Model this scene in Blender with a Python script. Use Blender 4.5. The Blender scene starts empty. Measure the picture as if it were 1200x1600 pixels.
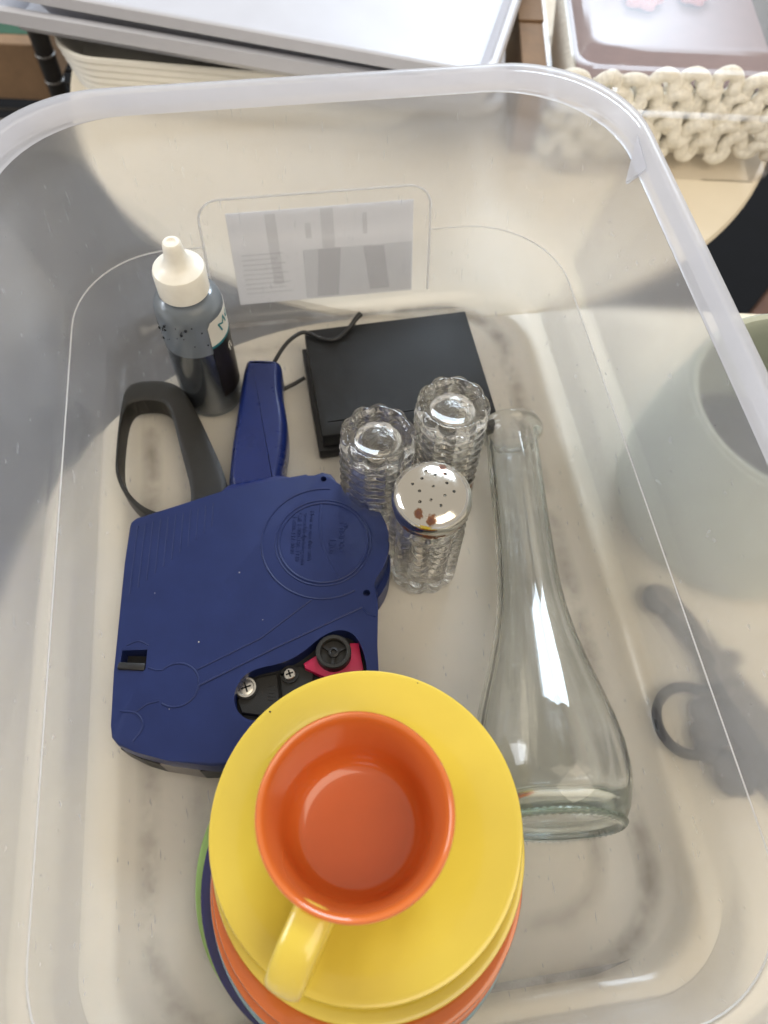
import bpy, bmesh, math, random
from mathutils import Matrix, Vector
random.seed(7)
PI = math.pi
MM = 0.001
scene = bpy.context.scene
COL = scene.collection

# ------------------------------------------------------------------ camera
CAM_H, CAM_PITCH, CAM_ROLL = 411.75, math.radians(61.18), math.radians(2.625)
cam_d = bpy.data.cameras.new('camera')
cam = bpy.data.objects.new('camera', cam_d)
COL.objects.link(cam)
c_, s_ = math.cos(CAM_PITCH), math.sin(CAM_PITCH)
fwd = Vector((0, c_, -s_)); rgt = Vector((1, 0, 0)); upv = Vector((0, s_, c_))
r2 = math.cos(CAM_ROLL) * rgt + math.sin(CAM_ROLL) * upv
u2 = -math.sin(CAM_ROLL) * rgt + math.cos(CAM_ROLL) * upv
M = Matrix((r2, u2, -fwd)).transposed().to_4x4()
M.translation = Vector((0, 0, CAM_H * MM))
cam.matrix_world = M
cam_d.sensor_fit = 'VERTICAL'
cam_d.sensor_height = 36.0
cam_d.lens = 1200.0 / 1600.0 * 36.0
cam_d.clip_start = 0.01
cam_d.clip_end = 50
cam_d.dof.use_dof = True
cam_d.dof.focus_distance = 0.385
cam_d.dof.aperture_fstop = 7.5
scene.camera = cam

# ------------------------------------------------------------------ world, lamps, exposure
world = bpy.data.worlds.new('World')
scene.world = world
world.use_nodes = True
bg = world.node_tree.nodes['Background']
bg.inputs['Color'].default_value = (1.0, 0.915, 0.785, 1)
bg.inputs['Strength'].default_value = 0.50


def area_lamp(name, loc, target, sx, sy, power, color):
    d = bpy.data.lights.new(name, 'AREA')
    d.shape = 'RECTANGLE'; d.size = sx; d.size_y = sy
    d.energy = power; d.color = color
    o = bpy.data.objects.new(name, d)
    COL.objects.link(o)
    o.location = loc
    o.rotation_euler = (Vector(target) - Vector(loc)).to_track_quat('-Z', 'Y').to_euler()
    return o


area_lamp('window_light', (0.40, 2.1, 1.30), (0, 0.2, 0), 0.95, 0.62, 32, (0.72, 0.85, 1.0))
area_lamp('side_window_light', (-2.1, 0.55, 1.15), (0, 0.2, 0), 1.1, 1.0, 22, (0.90, 0.94, 1.0))
area_lamp('ceiling_light', (0.9, -0.7, 2.0), (0, 0.2, 0), 1.6, 1.6, 20, (1.0, 0.87, 0.69))

scene.view_settings.view_transform = 'Standard'
scene.view_settings.look = 'None'
scene.view_settings.gamma = 1.0
scene.view_settings.use_curve_mapping = False
scene.view_settings.exposure = 0.38
scene.render.engine = 'CYCLES'
cy = scene.cycles
cy.use_denoising = True
cy.use_adaptive_sampling = True
cy.adaptive_threshold = 0.03
cy.max_bounces = 14
cy.transparent_max_bounces = 40
cy.transmission_bounces = 12
cy.glossy_bounces = 5
cy.diffuse_bounces = 4
cy.caustics_reflective = True
cy.caustics_refractive = True
cy.sample_clamp_indirect = 6.0
cy.blur_glossy = 0.3


# ------------------------------------------------------------------ materials
def new_mat(name):
    m = bpy.data.materials.new(name)
    m.use_nodes = True
    nt = m.node_tree
    nt.nodes.clear()
    out = nt.nodes.new('ShaderNodeOutputMaterial')
    return m, nt, out


def N(nt, kind, **kw):
    n = nt.nodes.new(kind)
    for k, v in kw.items():
        if k in n.inputs:
            n.inputs[k].default_value = v
        else:
            setattr(n, k, v)
    return n


def mathn(nt, op, a, b=None, c=None):
    n = nt.nodes.new('ShaderNodeMath')
    n.operation = op
    for i, v in enumerate((a, b, c)):
        if v is None:
            continue
        if hasattr(v, 'is_output'):
            nt.links.new(v, n.inputs[i])
        else:
            n.inputs[i].default_value = v
    return n.outputs[0]


def ramp(nt, src, stops):
    r = nt.nodes.new('ShaderNodeValToRGB')
    e = r.color_ramp.elements
    while len(e) < len(stops):
        e.new(0.5)
    for el, (p, col) in zip(e, stops):
        el.position = p
        el.color = col if len(col) == 4 else (*col, 1)
    nt.links.new(src, r.inputs['Fac'])
    return r.outputs['Color']


def solid(name, col, rough=0.5, metal=0.0, spec=0.5, var=0.06, scale=60, bump=0.0, bscale=900, coat=0.0,
          trans=0.0, rvar=0.08):
    """Principled paint or plastic with grain, uneven gloss and fine relief."""
    m, nt, out = new_mat(name)
    b = N(nt, 'ShaderNodeBsdfPrincipled')
    b.inputs['Metallic'].default_value = metal
    b.inputs['Specular IOR Level'].default_value = spec
    b.inputs['Coat Weight'].default_value = coat
    b.inputs['Coat Roughness'].default_value = 0.06
    b.inputs['Transmission Weight'].default_value = trans
    tc = N(nt, 'ShaderNodeTexCoord')
    no = N(nt, 'ShaderNodeTexNoise', Scale=scale, Detail=5.0, Roughness=0.6)
    nt.links.new(tc.outputs['Object'], no.inputs['Vector'])
    lo = tuple(max(0, x * (1 - var)) for x in col)
    hi = tuple(min(1, x * (1 + var)) for x in col)
    nt.links.new(ramp(nt, no.outputs['Fac'], [(0.3, lo), (0.7, hi)]), b.inputs['Base Color'])
    rr = mathn(nt, 'MULTIPLY_ADD', no.outputs['Fac'], rvar * 2, rough - rvar)
    nt.links.new(rr, b.inputs['Roughness'])
    if bump:
        n2 = N(nt, 'ShaderNodeTexNoise', Scale=bscale, Detail=3.0)
        nt.links.new(tc.outputs['Object'], n2.inputs['Vector'])
        bp = N(nt, 'ShaderNodeBump', Strength=bump, Distance=0.0004)
        nt.links.new(n2.outputs['Fac'], bp.inputs['Height'])
        nt.links.new(bp.outputs['Normal'], b.inputs['Normal'])
    nt.links.new(b.outputs['BSDF'], out.inputs['Surface'])
    return m


def clear_plastic(name, milk=0.1, col=(0.86, 0.88, 0.92), gloss_rough=0.12, smudge=0.08, clear=(0.97, 0.975, 0.98),
                  grime=None, scratch=0.0, gloss=0.55, frost=0.0, frost_rough=0.2):
    """Translucent polypropylene: clear + slightly frosted + milky scattering + surface gloss."""
    m, nt, out = new_mat(name)
    L = nt.links
    tc = N(nt, 'ShaderNodeTexCoord')
    tr = N(nt, 'ShaderNodeBsdfTransparent'); tr.inputs['Color'].default_value = (*clear, 1)
    mc = tr
    if frost:
        rf = N(nt, 'ShaderNodeBsdfRefraction', IOR=1.22, Roughness=frost_rough)
        rf.inputs['Color'].default_value = (*clear, 1)
        mc = N(nt, 'ShaderNodeMixShader'); mc.inputs['Fac'].default_value = frost
        L.new(tr.outputs[0], mc.inputs[1]); L.new(rf.outputs[0], mc.inputs[2])
    df = N(nt, 'ShaderNodeBsdfDiffuse'); df.inputs['Color'].default_value = (*col, 1)
    tl = N(nt, 'ShaderNodeBsdfTranslucent'); tl.inputs['Color'].default_value = (*col, 1)
    mk = N(nt, 'ShaderNodeMixShader'); mk.inputs['Fac'].default_value = 0.5
    L.new(df.outputs[0], mk.inputs[1]); L.new(tl.outputs[0], mk.inputs[2])
    no = N(nt, 'ShaderNodeTexNoise', Scale=14.0, Detail=7.0, Roughness=0.65)
    L.new(tc.outputs['Object'], no.inputs['Vector'])
    fac = mathn(nt, 'MULTIPLY_ADD', no.outputs['Fac'], smudge * 2, milk - smudge)
    if scratch:
        mp = N(nt, 'ShaderNodeMapping'); mp.inputs['Scale'].default_value = (900, 120, 60)
        mp.inputs['Rotation'].default_value = (0.5, 0.3, 0.6)
        L.new(tc.outputs['Object'], mp.inputs['Vector'])
        sn = N(nt, 'ShaderNodeTexNoise', Scale=1.0, Detail=2.0)
        L.new(mp.outputs['Vector'], sn.inputs['Vector'])
        sc = mathn(nt, 'MULTIPLY', mathn(nt, 'GREATER_THAN', sn.outputs['Fac'], 0.72), scratch)
        fac = mathn(nt, 'ADD', fac, sc)
    fac = mathn(nt, 'MAXIMUM', fac, 0.01)
    m1 = N(nt, 'ShaderNodeMixShader')
    L.new(fac, m1.inputs['Fac']); L.new(mc.outputs[0], m1.inputs[1]); L.new(mk.outputs[0], m1.inputs[2])
    last = m1
    if grime:
        gfac = grime(nt, tc)
        gd = N(nt, 'ShaderNodeBsdfDiffuse'); gd.inputs['Color'].default_value = (0.19, 0.15, 0.10, 1)
        mg = N(nt, 'ShaderNodeMixShader')
        L.new(gfac, mg.inputs['Fac']); L.new(last.outputs[0], mg.inputs[1]); L.new(gd.outputs[0], mg.inputs[2])
        last = mg
    fr = N(nt, 'ShaderNodeFresnel', IOR=1.42)
    gl = N(nt, 'ShaderNodeBsdfGlossy', Roughness=gloss_rough)
    gl.inputs['Color'].default_value = (0.9, 0.9, 0.9, 1)
    m2 = N(nt, 'ShaderNodeMixShader')
    L.new(mathn(nt, 'MULTIPLY', fr.outputs[0], gloss), m2.inputs['Fac'])
    L.new(last.outputs[0], m2.inputs[1]); L.new(gl.outputs[0], m2.inputs[2])
    L.new(m2.outputs[0], out.inputs['Surface'])
    return m


def glass(name, col=(0.95, 0.98, 0.955), rough=0.0, bump=0.0, refr=0.6, absorb=None):
    m, nt, out = new_mat(name)
    g = N(nt, 'ShaderNodeBsdfGlass', IOR=1.49, Roughness=rough)
    g.inputs['Color'].default_value = (*col, 1)
    if bump:
        tc = N(nt, 'ShaderNodeTexCoord')
        n2 = N(nt, 'ShaderNodeTexNoise', Scale=90.0, Detail=2.0)
        nt.links.new(tc.outputs['Object'], n2.inputs['Vector'])
        bp = N(nt, 'ShaderNodeBump', Strength=bump, Distance=0.0006)
        nt.links.new(n2.outputs['Fac'], bp.inputs['Height'])
        nt.links.new(bp.outputs['Normal'], g.inputs['Normal'])
    tr = N(nt, 'ShaderNodeBsdfTransparent'); tr.inputs['Color'].default_value = (*col, 1)
    mx = N(nt, 'ShaderNodeMixShader'); mx.inputs['Fac'].default_value = refr
    nt.links.new(tr.outputs[0], mx.inputs[1]); nt.links.new(g.outputs[0], mx.inputs[2])
    nt.links.new(mx.outputs[0], out.inputs['Surface'])
    if absorb:
        va = N(nt, 'ShaderNodeVolumeAbsorption', Density=absorb[1])
        va.inputs['Color'].default_value = (*absorb[0], 1)
        nt.links.new(va.outputs[0], out.inputs['Volume'])
    return m


# tote floor dirt: two rounded-rectangle lines where grime has settled in the moulded channel
def floor_grime(nt, tc):
    sep = N(nt, 'ShaderNodeSeparateXYZ')
    nt.links.new(tc.outputs['Object'], sep.inputs[0])
    wob = N(nt, 'ShaderNodeTexNoise', Scale=18.0, Detail=4.0)
    nt.links.new(tc.outputs['Object'], wob.inputs['Vector'])
    dirt = N(nt, 'ShaderNodeTexNoise', Scale=16.0, Detail=7.0, Roughness=0.68)
    nt.links.new(tc.outputs['Object'], dirt.inputs['Vector'])
    total = None
    for hx, hy, R, w, amt in ((0.121, 0.207, 0.045, 0.0075, 0.27), (0.098, 0.184, 0.030, 0.0065, 0.15)):
        dx = mathn(nt, 'SUBTRACT', mathn(nt, 'ABSOLUTE', sep.outputs['X']), hx - R)
        dy = mathn(nt, 'SUBTRACT', mathn(nt, 'ABSOLUTE', sep.outputs['Y']), hy - R)
        mx = mathn(nt, 'MAXIMUM', dx, 0.0); my = mathn(nt, 'MAXIMUM', dy, 0.0)
        ln = mathn(nt, 'SQRT', mathn(nt, 'ADD', mathn(nt, 'MULTIPLY', mx, mx), mathn(nt, 'MULTIPLY', my, my)))
        inside = mathn(nt, 'MINIMUM', mathn(nt, 'MAXIMUM', dx, dy), 0.0)
        sd = mathn(nt, 'SUBTRACT', mathn(nt, 'ADD', ln, inside), R)
        sd = mathn(nt, 'ADD', sd, mathn(nt, 'MULTIPLY_ADD', wob.outputs['Fac'], 0.004, -0.002))
        a = mathn(nt, 'DIVIDE', mathn(nt, 'ABSOLUTE', sd), w)
        line = mathn(nt, 'MAXIMUM', mathn(nt, 'SUBTRACT', 1.0, a), 0.0)
        patch = mathn(nt, 'MAXIMUM', mathn(nt, 'MULTIPLY_ADD', dirt.outputs['Fac'], 5.0, -2.05), 0.0)
        f = mathn(nt, 'MULTIPLY', mathn(nt, 'MULTIPLY', line, patch), amt)
        total = f if total is None else mathn(nt, 'ADD', total, f)
    haze_ = mathn(nt, 'MAXIMUM', mathn(nt, 'MULTIPLY_ADD', dirt.outputs['Fac'], 0.5, -0.22), 0.0)
    total = mathn(nt, 'ADD', total, mathn(nt, 'MULTIPLY', haze_, 0.10))
    low = mathn(nt, 'LESS_THAN', sep.outputs['Z'], 0.001)
    return mathn(nt, 'MULTIPLY', mathn(nt, 'MINIMUM', total, 0.6), low)


MAT = {}
MAT['tote'] = clear_plastic('tote_plastic', milk=0.205, smudge=0.085, scratch=0.12, col=(0.885, 0.905, 0.955), frost=0.85, frost_rough=0.23,
                            grime=floor_grime, gloss=0.5)
MAT['tote_rim'] = clear_plastic('tote_rim_plastic', milk=0.50, smudge=0.06, gloss_rough=0.26, gloss=0.6, col=(0.85, 0.86, 0.93))
MAT['bead'] = clear_plastic('tote_bead_plastic', milk=0.80, smudge=0.05, gloss_rough=0.15, col=(0.97, 0.97, 0.98))
MAT['clam'] = clear_plastic('clamshell_plastic', milk=0.03, smudge=0.02, gloss_rough=0.4, gloss=0.12,
                            col=(0.78, 0.72, 0.70), clear=(0.992, 0.99, 0.99))
MAT['paper'] = clear_plastic('label_paper', milk=0.80, smudge=0.04, col=(0.97, 0.945, 0.94), gloss_rough=0.5)
MAT['paper_grey'] = clear_plastic('label_print_grey', milk=0.09, smudge=0.04, col=(0.66, 0.62, 0.62), gloss_rough=0.5, clear=(0.975, 0.975, 0.975))
MAT['paper_pale'] = clear_plastic('label_print_pale', milk=0.07, smudge=0.04, col=(0.8, 0.76, 0.76), gloss_rough=0.5, clear=(0.975, 0.975, 0.975))
MAT['paper_blue'] = clear_plastic('label_print_blue', milk=0.07, smudge=0.04, col=(0.72, 0.74, 0.78), gloss_rough=0.5, clear=(0.975, 0.975, 0.975))
MAT['table'] = solid('cream_table_top', (0.78, 0.70, 0.555), 0.42, var=0.05, scale=9, bump=0.15, bscale=700)
MAT['mat'] = solid('black_mat', (0.006, 0.0065, 0.008), 0.85, var=0.2, scale=40, spec=0.15)
MAT['wood'] = solid('brown_floor_wood', (0.11, 0.045, 0.022), 0.45, var=0.35, scale=25)
MAT['leg'] = solid('grey_table_leg', (0.16, 0.16, 0.16), 0.4)
MAT['blue'] = solid('navy_plastic', (0.010, 0.0205, 0.094), 0.42, var=0.10, scale=45, rvar=0.12, bump=0.16, bscale=2200, spec=0.3)
MAT['blue_gloss'] = solid('navy_plastic_worn', (0.009, 0.019, 0.105), 0.28, var=0.05, scale=60, spec=0.4, rvar=0.03)
MAT['black'] = solid('black_plastic', (0.014, 0.014, 0.015), 0.45, var=0.15, scale=250, bump=0.2, bscale=2200, spec=0.4)
MAT['charcoal'] = solid('charcoal_plastic', (0.018, 0.017, 0.015), 0.5, var=0.12, scale=200, bump=0.25, bscale=2200, spec=0.4)
MAT['dark_box'] = solid('dark_box_plastic', (0.014, 0.0145, 0.015), 0.5, var=0.15, scale=40, bump=0.2, bscale=2500, spec=0.25)
MAT['grey_pl'] = solid('grey_plastic', (0.19, 0.17, 0.155), 0.5)
MAT['magenta'] = solid('magenta_plastic', (0.50, 0.012, 0.075), 0.42, var=0.05)
MAT['steel'] = solid('screw_steel', (0.62, 0.60, 0.56), 0.28, metal=1.0, var=0.12, scale=400)
MAT['yellow'] = solid('yellow_glaze', (0.67, 0.50, 0.060), 0.24, var=0.03, scale=30, coat=0.5, bump=0.03, bscale=260)
MAT['orange'] = solid('orange_glaze', (0.62, 0.150, 0.030), 0.18, var=0.04, scale=30, coat=0.4, bump=0.03, bscale=260)
MAT['lightblue'] = solid('light_blue_glaze', (0.20, 0.34, 0.40), 0.3, var=0.05, scale=30, coat=0.3)
MAT['navy'] = solid('navy_glaze', (0.012, 0.012, 0.085), 0.25, var=0.08, scale=30, coat=0.4)
MAT['green'] = solid('green_glaze', (0.23, 0.36, 0.10), 0.3, var=0.05, scale=30, coat=0.3)
MAT['cap'] = solid('bottle_cap_white', (0.80, 0.77, 0.69), 0.33, var=0.03, scale=200)
MAT['bottle_film'] = clear_plastic('bottle_inked_film', milk=0.52, smudge=0.10, col=(0.40, 0.44, 0.48), gloss_rough=0.16, clear=(0.86, 0.89, 0.92))
MAT['bottle'] = clear_plastic('bottle_plastic', milk=0.07, smudge=0.04, col=(0.50, 0.55, 0.60), gloss_rough=0.16, clear=(0.86, 0.89, 0.92))
MAT['ink'] = solid('black_ink', (0.008, 0.010, 0.016), 0.2, var=0.2)
MAT['label_white'] = solid('bottle_label_white', (0.66, 0.64, 0.58), 0.5)
MAT['label_black'] = solid('bottle_label_black', (0.012, 0.010, 0.010), 0.4)
MAT['teal'] = solid('teal_print', (0.03, 0.19, 0.22), 0.5)
MAT['glass'] = glass('vase_glass', (0.994, 0.996, 0.994), refr=0.9, absorb=((0.38, 0.64, 0.50), 15.0))
MAT['shaker'] = glass('shaker_glass', (0.992, 0.990, 0.982), bump=0.25, refr=0.88)
MAT['white_tray'] = solid('white_tray_plastic', (0.50, 0.505, 0.55), 0.38, var=0.03, scale=20, bump=0.05)
MAT['white_dish'] = solid('white_dish_plastic', (0.80, 0.78, 0.72), 0.38, var=0.03, scale=20)
MAT['knit'] = solid('cream_yarn', (0.84, 0.81, 0.72), 0.85, var=0.16, scale=260, bump=1.0, bscale=650, spec=0.15)
MAT['pink'] = solid('pink_soap', (0.55, 0.25, 0.25), 0.5, var=0.06)
MAT['mauve'] = solid('mauve_tissue', (0.23, 0.165, 0.16), 0.8, var=0.08)
MAT['card'] = solid('brown_cardboard', (0.24, 0.15, 0.085), 0.8, var=0.12, scale=60)
MAT['green_print'] = solid('green_print', (0.022, 0.085, 0.050), 0.7, var=0.12)
MAT['line_print'] = solid('brown_print', (0.10, 0.065, 0.035), 0.7)
MAT['wire'] = solid('black_wire', (0.022, 0.021, 0.020), 0.4, var=0.2)
MAT['wire_grey'] = solid('grey_wire', (0.22, 0.21, 0.20), 0.35, metal=0.6)
MAT['pot'] = solid('pale_green_glaze', (0.50, 0.53, 0.44), 0.4, var=0.06, scale=25)
MAT['pot_shade'] = solid('dark_pot_shade', (0.035, 0.038, 0.045), 0.9, var=0.4, scale=120, bump=0.6, bscale=300)  # dark colour standing in for the shade inside the pot
MAT['iron'] = solid('dark_iron', (0.035, 0.036, 0.042), 0.5, metal=0.3, var=0.3, scale=120, bump=0.5, bscale=400)


def chrome_mat():
    m, nt, out = new_mat('rusty_chrome')
    b = N(nt, 'ShaderNodeBsdfPrincipled')
    tc = N(nt, 'ShaderNodeTexCoord')
    sep = N(nt, 'ShaderNodeSeparateXYZ'); nt.links.new(tc.outputs['Object'], sep.inputs[0])
    no = N(nt, 'ShaderNodeTexNoise', Scale=190.0, Detail=8.0, Roughness=0.7)
    nt.links.new(tc.outputs['Object'], no.inputs['Vector'])
    # rust spots at two places of the lid
    tot = None
    for (x, y, r) in ((-0.0065, -0.013, 0.0042), (-0.001, -0.0158, 0.0042), (0.0045, 0.0145, 0.0035), (0.0055, 0.0095, 0.002)):
        dx = mathn(nt, 'SUBTRACT', sep.outputs['X'], x); dy = mathn(nt, 'SUBTRACT', sep.outputs['Y'], y)
        d = mathn(nt, 'SQRT', mathn(nt, 'ADD', mathn(nt, 'MULTIPLY', dx, dx), mathn(nt, 'MULTIPLY', dy, dy)))
        f = mathn(nt, 'MAXIMUM', mathn(nt, 'SUBTRACT', 1.0, mathn(nt, 'DIVIDE', d, r)), 0.0)
        tot = f if tot is None else mathn(nt, 'ADD', tot, f)
    side = mathn(nt, 'MULTIPLY', mathn(nt, 'LESS_THAN', sep.outputs['Z'], 0.0035), 0.42)
    tot = mathn(nt, 'ADD', tot, side)
    f = mathn(nt, 'ADD', mathn(nt, 'MULTIPLY', tot, 0.9), mathn(nt, 'MULTIPLY_ADD', no.outputs['Fac'], 1.6, -1.12))
    f = mathn(nt, 'MINIMUM', mathn(nt, 'MAXIMUM', mathn(nt, 'MULTIPLY', f, 2.4), 0.0), 1.0)
    nt.links.new(ramp(nt, f, [(0.0, (0.62, 0.595, 0.545)), (0.35, (0.17, 0.075, 0.035)), (1.0, (0.09, 0.028, 0.014))]), b.inputs['Base Color'])
    nt.links.new(mathn(nt, 'SUBTRACT', 1.0, mathn(nt, 'MULTIPLY', f, 0.9)), b.inputs['Metallic'])
    n3 = N(nt, 'ShaderNodeTexNoise', Scale=300.0, Detail=4.0)
    nt.links.new(tc.outputs['Object'], n3.inputs['Vector'])
    nt.links.new(mathn(nt, 'ADD', mathn(nt, 'MULTIPLY_ADD', n3.outputs['Fac'], 0.16, 0.04), mathn(nt, 'MULTIPLY', f, 0.5)), b.inputs['Roughness'])
    bp = N(nt, 'ShaderNodeBump', Strength=0.12, Distance=0.0005)
    nt.links.new(n3.outputs['Fac'], bp.inputs['Height']); nt.links.new(bp.outputs['Normal'], b.inputs['Normal'])
    nt.links.new(b.outputs[0], out.inputs['Surface'])
    return m


MAT['chrome'] = chrome_mat()


# ------------------------------------------------------------------ object helpers (all geometry in millimetres)
def finish(me, mat, smooth=35):
    me.materials.append(MAT[mat] if isinstance(mat, str) else mat)
    if smooth is not None:
        for p in me.polygons:
            p.use_smooth = p.loop_total < 13
        me.set_sharp_from_angle(angle=math.radians(smooth))


def link(name, me, parent=None, loc=(0, 0, 0), rot=(0, 0, 0)):
    o = bpy.data.objects.new(name, me)
    COL.objects.link(o)
    o.location = Vector(loc) * MM
    o.rotation_euler = rot
    if parent is not None:
        o.parent = parent
    return o


def mk(name, bm, mat, parent=None, loc=(0, 0, 0), rot=(0, 0, 0), smooth=35, off=(0, 0, 0)):
    bmesh.ops.recalc_face_normals(bm, faces=bm.faces)
    bmesh.ops.transform(bm, matrix=Matrix.Translation(-Vector(off)), verts=bm.verts)
    bmesh.ops.scale(bm, vec=(MM, MM, MM), verts=bm.verts)
    me = bpy.data.meshes.new(name)
    bm.to_mesh(me); bm.free()
    finish(me, mat, smooth)
    return link(name, me, parent, loc, rot)


def thing(name, label, cat, loc=(0, 0, 0), rot=(0, 0, 0), group=None):
    o = link(name, None, None, loc, rot)
    o.empty_display_size = 0.02
    return tag(o, label, cat, group)


def tag(o, label, cat, group=None):
    o['label'] = label; o['category'] = cat
    if group:
        o['group'] = group
    return o


def struct(o):
    o['kind'] = 'structure'
    return o


def ring_faces(bm, a, b, closed=True):
    n = len(a)
    for i in range(n if closed else n - 1):
        j = (i + 1) % n
        if a[i] is a[j] or b[i] is b[j]:
            continue
        bm.faces.new((a[i], a[j], b[j], b[i]))


def loft(rings, cap0=True, cap1=True, closed_loop=False):
    bm = bmesh.new()
    vs = [[bm.verts.new(p) for p in r] for r in rings]
    for a, b in zip(vs, vs[1:]):
        ring_faces(bm, a, b)
    if closed_loop:
        ring_faces(bm, vs[-1], vs[0])
    else:
        if cap0:
            bm.faces.new(vs[0][::-1])
        if cap1:
            bm.faces.new(vs[-1])
    return bm


def rr(hx, hy, R, z, nc=10, ns=6, cx=0, cy=0):
    """rounded rectangle ring"""
    R = min(R, hx - 0.01, hy - 0.01)
    pts = []
    corners = [(hx - R, hy - R, 0), (-hx + R, hy - R, 90), (-hx + R, -hy + R, 180), (hx - R, -hy + R, 270)]
    for k, (x, y, a0) in enumerate(corners):
        for i in range(nc + 1):
            a = math.radians(a0 + 90 * i / nc)
            pts.append((cx + x + R * math.cos(a), cy + y + R * math.sin(a), z))
        nx_, ny_, na = corners[(k + 1) % 4]
        p0 = pts[-1]
        p1 = (cx + nx_ + R * math.cos(math.radians(na)), cy + ny_ + R * math.sin(math.radians(na)), z)
        for i in range(1, ns):
            t = i / ns
            pts.append((p0[0] + (p1[0] - p0[0]) * t, p0[1] + (p1[1] - p0[1]) * t, z))
    return pts


def lathe(profile, seg=64, fn=None, closed=False):
    """profile: list of (r, z). r == 0 makes a pole. fn(r, z, angle) -> (r, z)."""
    bm = bmesh.new()
    rows = []
    for k, (r, z) in enumerate(profile):
        if r <= 1e-6:
            v = bm.verts.new((0, 0, z)); rows.append([v] * seg)
            continue
        row = []
        for i in range(seg):
            a = 2 * PI * i / seg
            rr_, zz = fn(r, z, a, k) if fn else (r, z)
            row.append(bm.verts.new((rr_ * math.cos(a), rr_ * math.sin(a), zz)))
        rows.append(row)
    pairs = list(zip(rows, rows[1:]))
    if closed:
        pairs.append((rows[-1], rows[0]))
    for a, b in pairs:
        for i in range(seg):
            j = (i + 1) % seg
            q = []
            for v in (a[i], a[j], b[j], b[i]):
                if v not in q:
                    q.append(v)
            if len(q) >= 3:
                bm.faces.new(q)
    return bm


def smooth_poly(pts, it=2):
    for _ in range(it):
        n = []
        for i in range(len(pts)):
            a, b = Vector(pts[i]), Vector(pts[(i + 1) % len(pts)])
            n += [tuple(a * .75 + b * .25), tuple(a * .25 + b * .75)]
        pts = n
    return pts


def prism(poly, z0, z1, bev=0.0, seg=2, bottom=False):
    bm = bmesh.new()
    a = [bm.verts.new((x, y, z0)) for x, y in poly]
    b = [bm.verts.new((x, y, z1)) for x, y in poly]
    bm.faces.new(a[::-1]); top = bm.faces.new(b)
    ring_faces(bm, a, b)
    if bev:
        ed = list(top.edges)
        if bottom:
            ed += [e for f in bm.faces if f is not top and len(f.verts) == len(poly) for e in f.edges]
        bmesh.ops.bevel(bm, geom=list(set(ed)), offset=bev, segments=seg, affect='EDGES', profile=0.5)
    return bm


def box(x0, x1, y0, y1, z0, z1, bev=0.0, seg=2):
    bm = bmesh.new()
    bmesh.ops.create_cube(bm, size=1)
    for v in bm.verts:
        v.co = Vector((x0 + (v.co.x + .5) * (x1 - x0), y0 + (v.co.y + .5) * (y1 - y0), z0 + (v.co.z + .5) * (z1 - z0)))
    if bev:
        bmesh.ops.bevel(bm, geom=list(bm.edges), offset=bev, segments=seg, affect='EDGES', profile=0.5)
    return bm


def spline(pts, n=8):
    P = [Vector(p) for p in pts]
    P = [P[0] * 2 - P[1]] + P + [P[-1] * 2 - P[-2]]
    out = []
    for i in range(1, len(P) - 2):
        p0, p1, p2, p3 = P[i - 1:i + 3]
        for k in range(n):
            t = k / n
            out.append(0.5 * ((2 * p1) + (-p0 + p2) * t + (2 * p0 - 5 * p1 + 4 * p2 - p3) * t * t + (-p0 + 3 * p1 - 3 * p2 + p3) * t ** 3))
    out.append(P[-2])
    return out


def tube(path, r, seg=10, closed=False, flat=1.0, rfn=None):
    bm = bmesh.new()
    P = [Vector(p) for p in path]
    n = len(P)
    rows = []
    prev = None
    for i, p in enumerate(P):
        if closed:
            t = (P[(i + 1) % n] - P[i - 1]).normalized()
        else:
            t = (P[min(i + 1, n - 1)] - P[max(i - 1, 0)]).normalized()
        if prev is None:
            ref = Vector((0, 0, 1)) if abs(t.z) < 0.9 else Vector((1, 0, 0))
            u = t.cross(ref).normalized()
        else:
            u = (prev - t * prev.dot(t)).normalized()
        prev = u
        w = t.cross(u)
        rad = rfn(i / (n - 1)) if rfn else r
        rows.append([bm.verts.new(p + u * math.cos(2 * PI * k / seg) * rad + w * math.sin(2 * PI * k / seg) * rad * flat) for k in range(seg)])
    for a, b in zip(rows, rows[1:]):
        ring_faces(bm, a, b)
    if closed:
        ring_faces(bm, rows[-1], rows[0])
    else:
        bm.faces.new(rows[0][::-1]); bm.faces.new(rows[-1])
    return bm


def boolean(o, cutters):
    """cut bmesh volumes (mm, in the object's local frame) out of o's mesh"""
    made = []
    for bm in cutters:
        bmesh.ops.recalc_face_normals(bm, faces=bm.faces)
        bmesh.ops.scale(bm, vec=(MM, MM, MM), verts=bm.verts)
        me = bpy.data.meshes.new('cut'); bm.to_mesh(me); bm.free()
        made.append(me)
    src = bpy.data.objects.new('src', o.data); COL.objects.link(src)
    tmp = []
    for me in made:
        k = bpy.data.objects.new('k', me); COL.objects.link(k); tmp.append(k)
        md = src.modifiers.new('b', 'BOOLEAN'); md.operation = 'DIFFERENCE'; md.object = k; md.solver = 'EXACT'
    bpy.context.view_layer.update()
    dg = bpy.context.evaluated_depsgraph_get()
    new = bpy.data.meshes.new_from_object(src.evaluated_get(dg))
    for k in tmp + [src]:
        bpy.data.objects.remove(k)
    for p in new.polygons:
        p.use_smooth = True
    new.set_sharp_from_angle(angle=math.radians(35))
    new.name = o.name
    o.data = new


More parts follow.
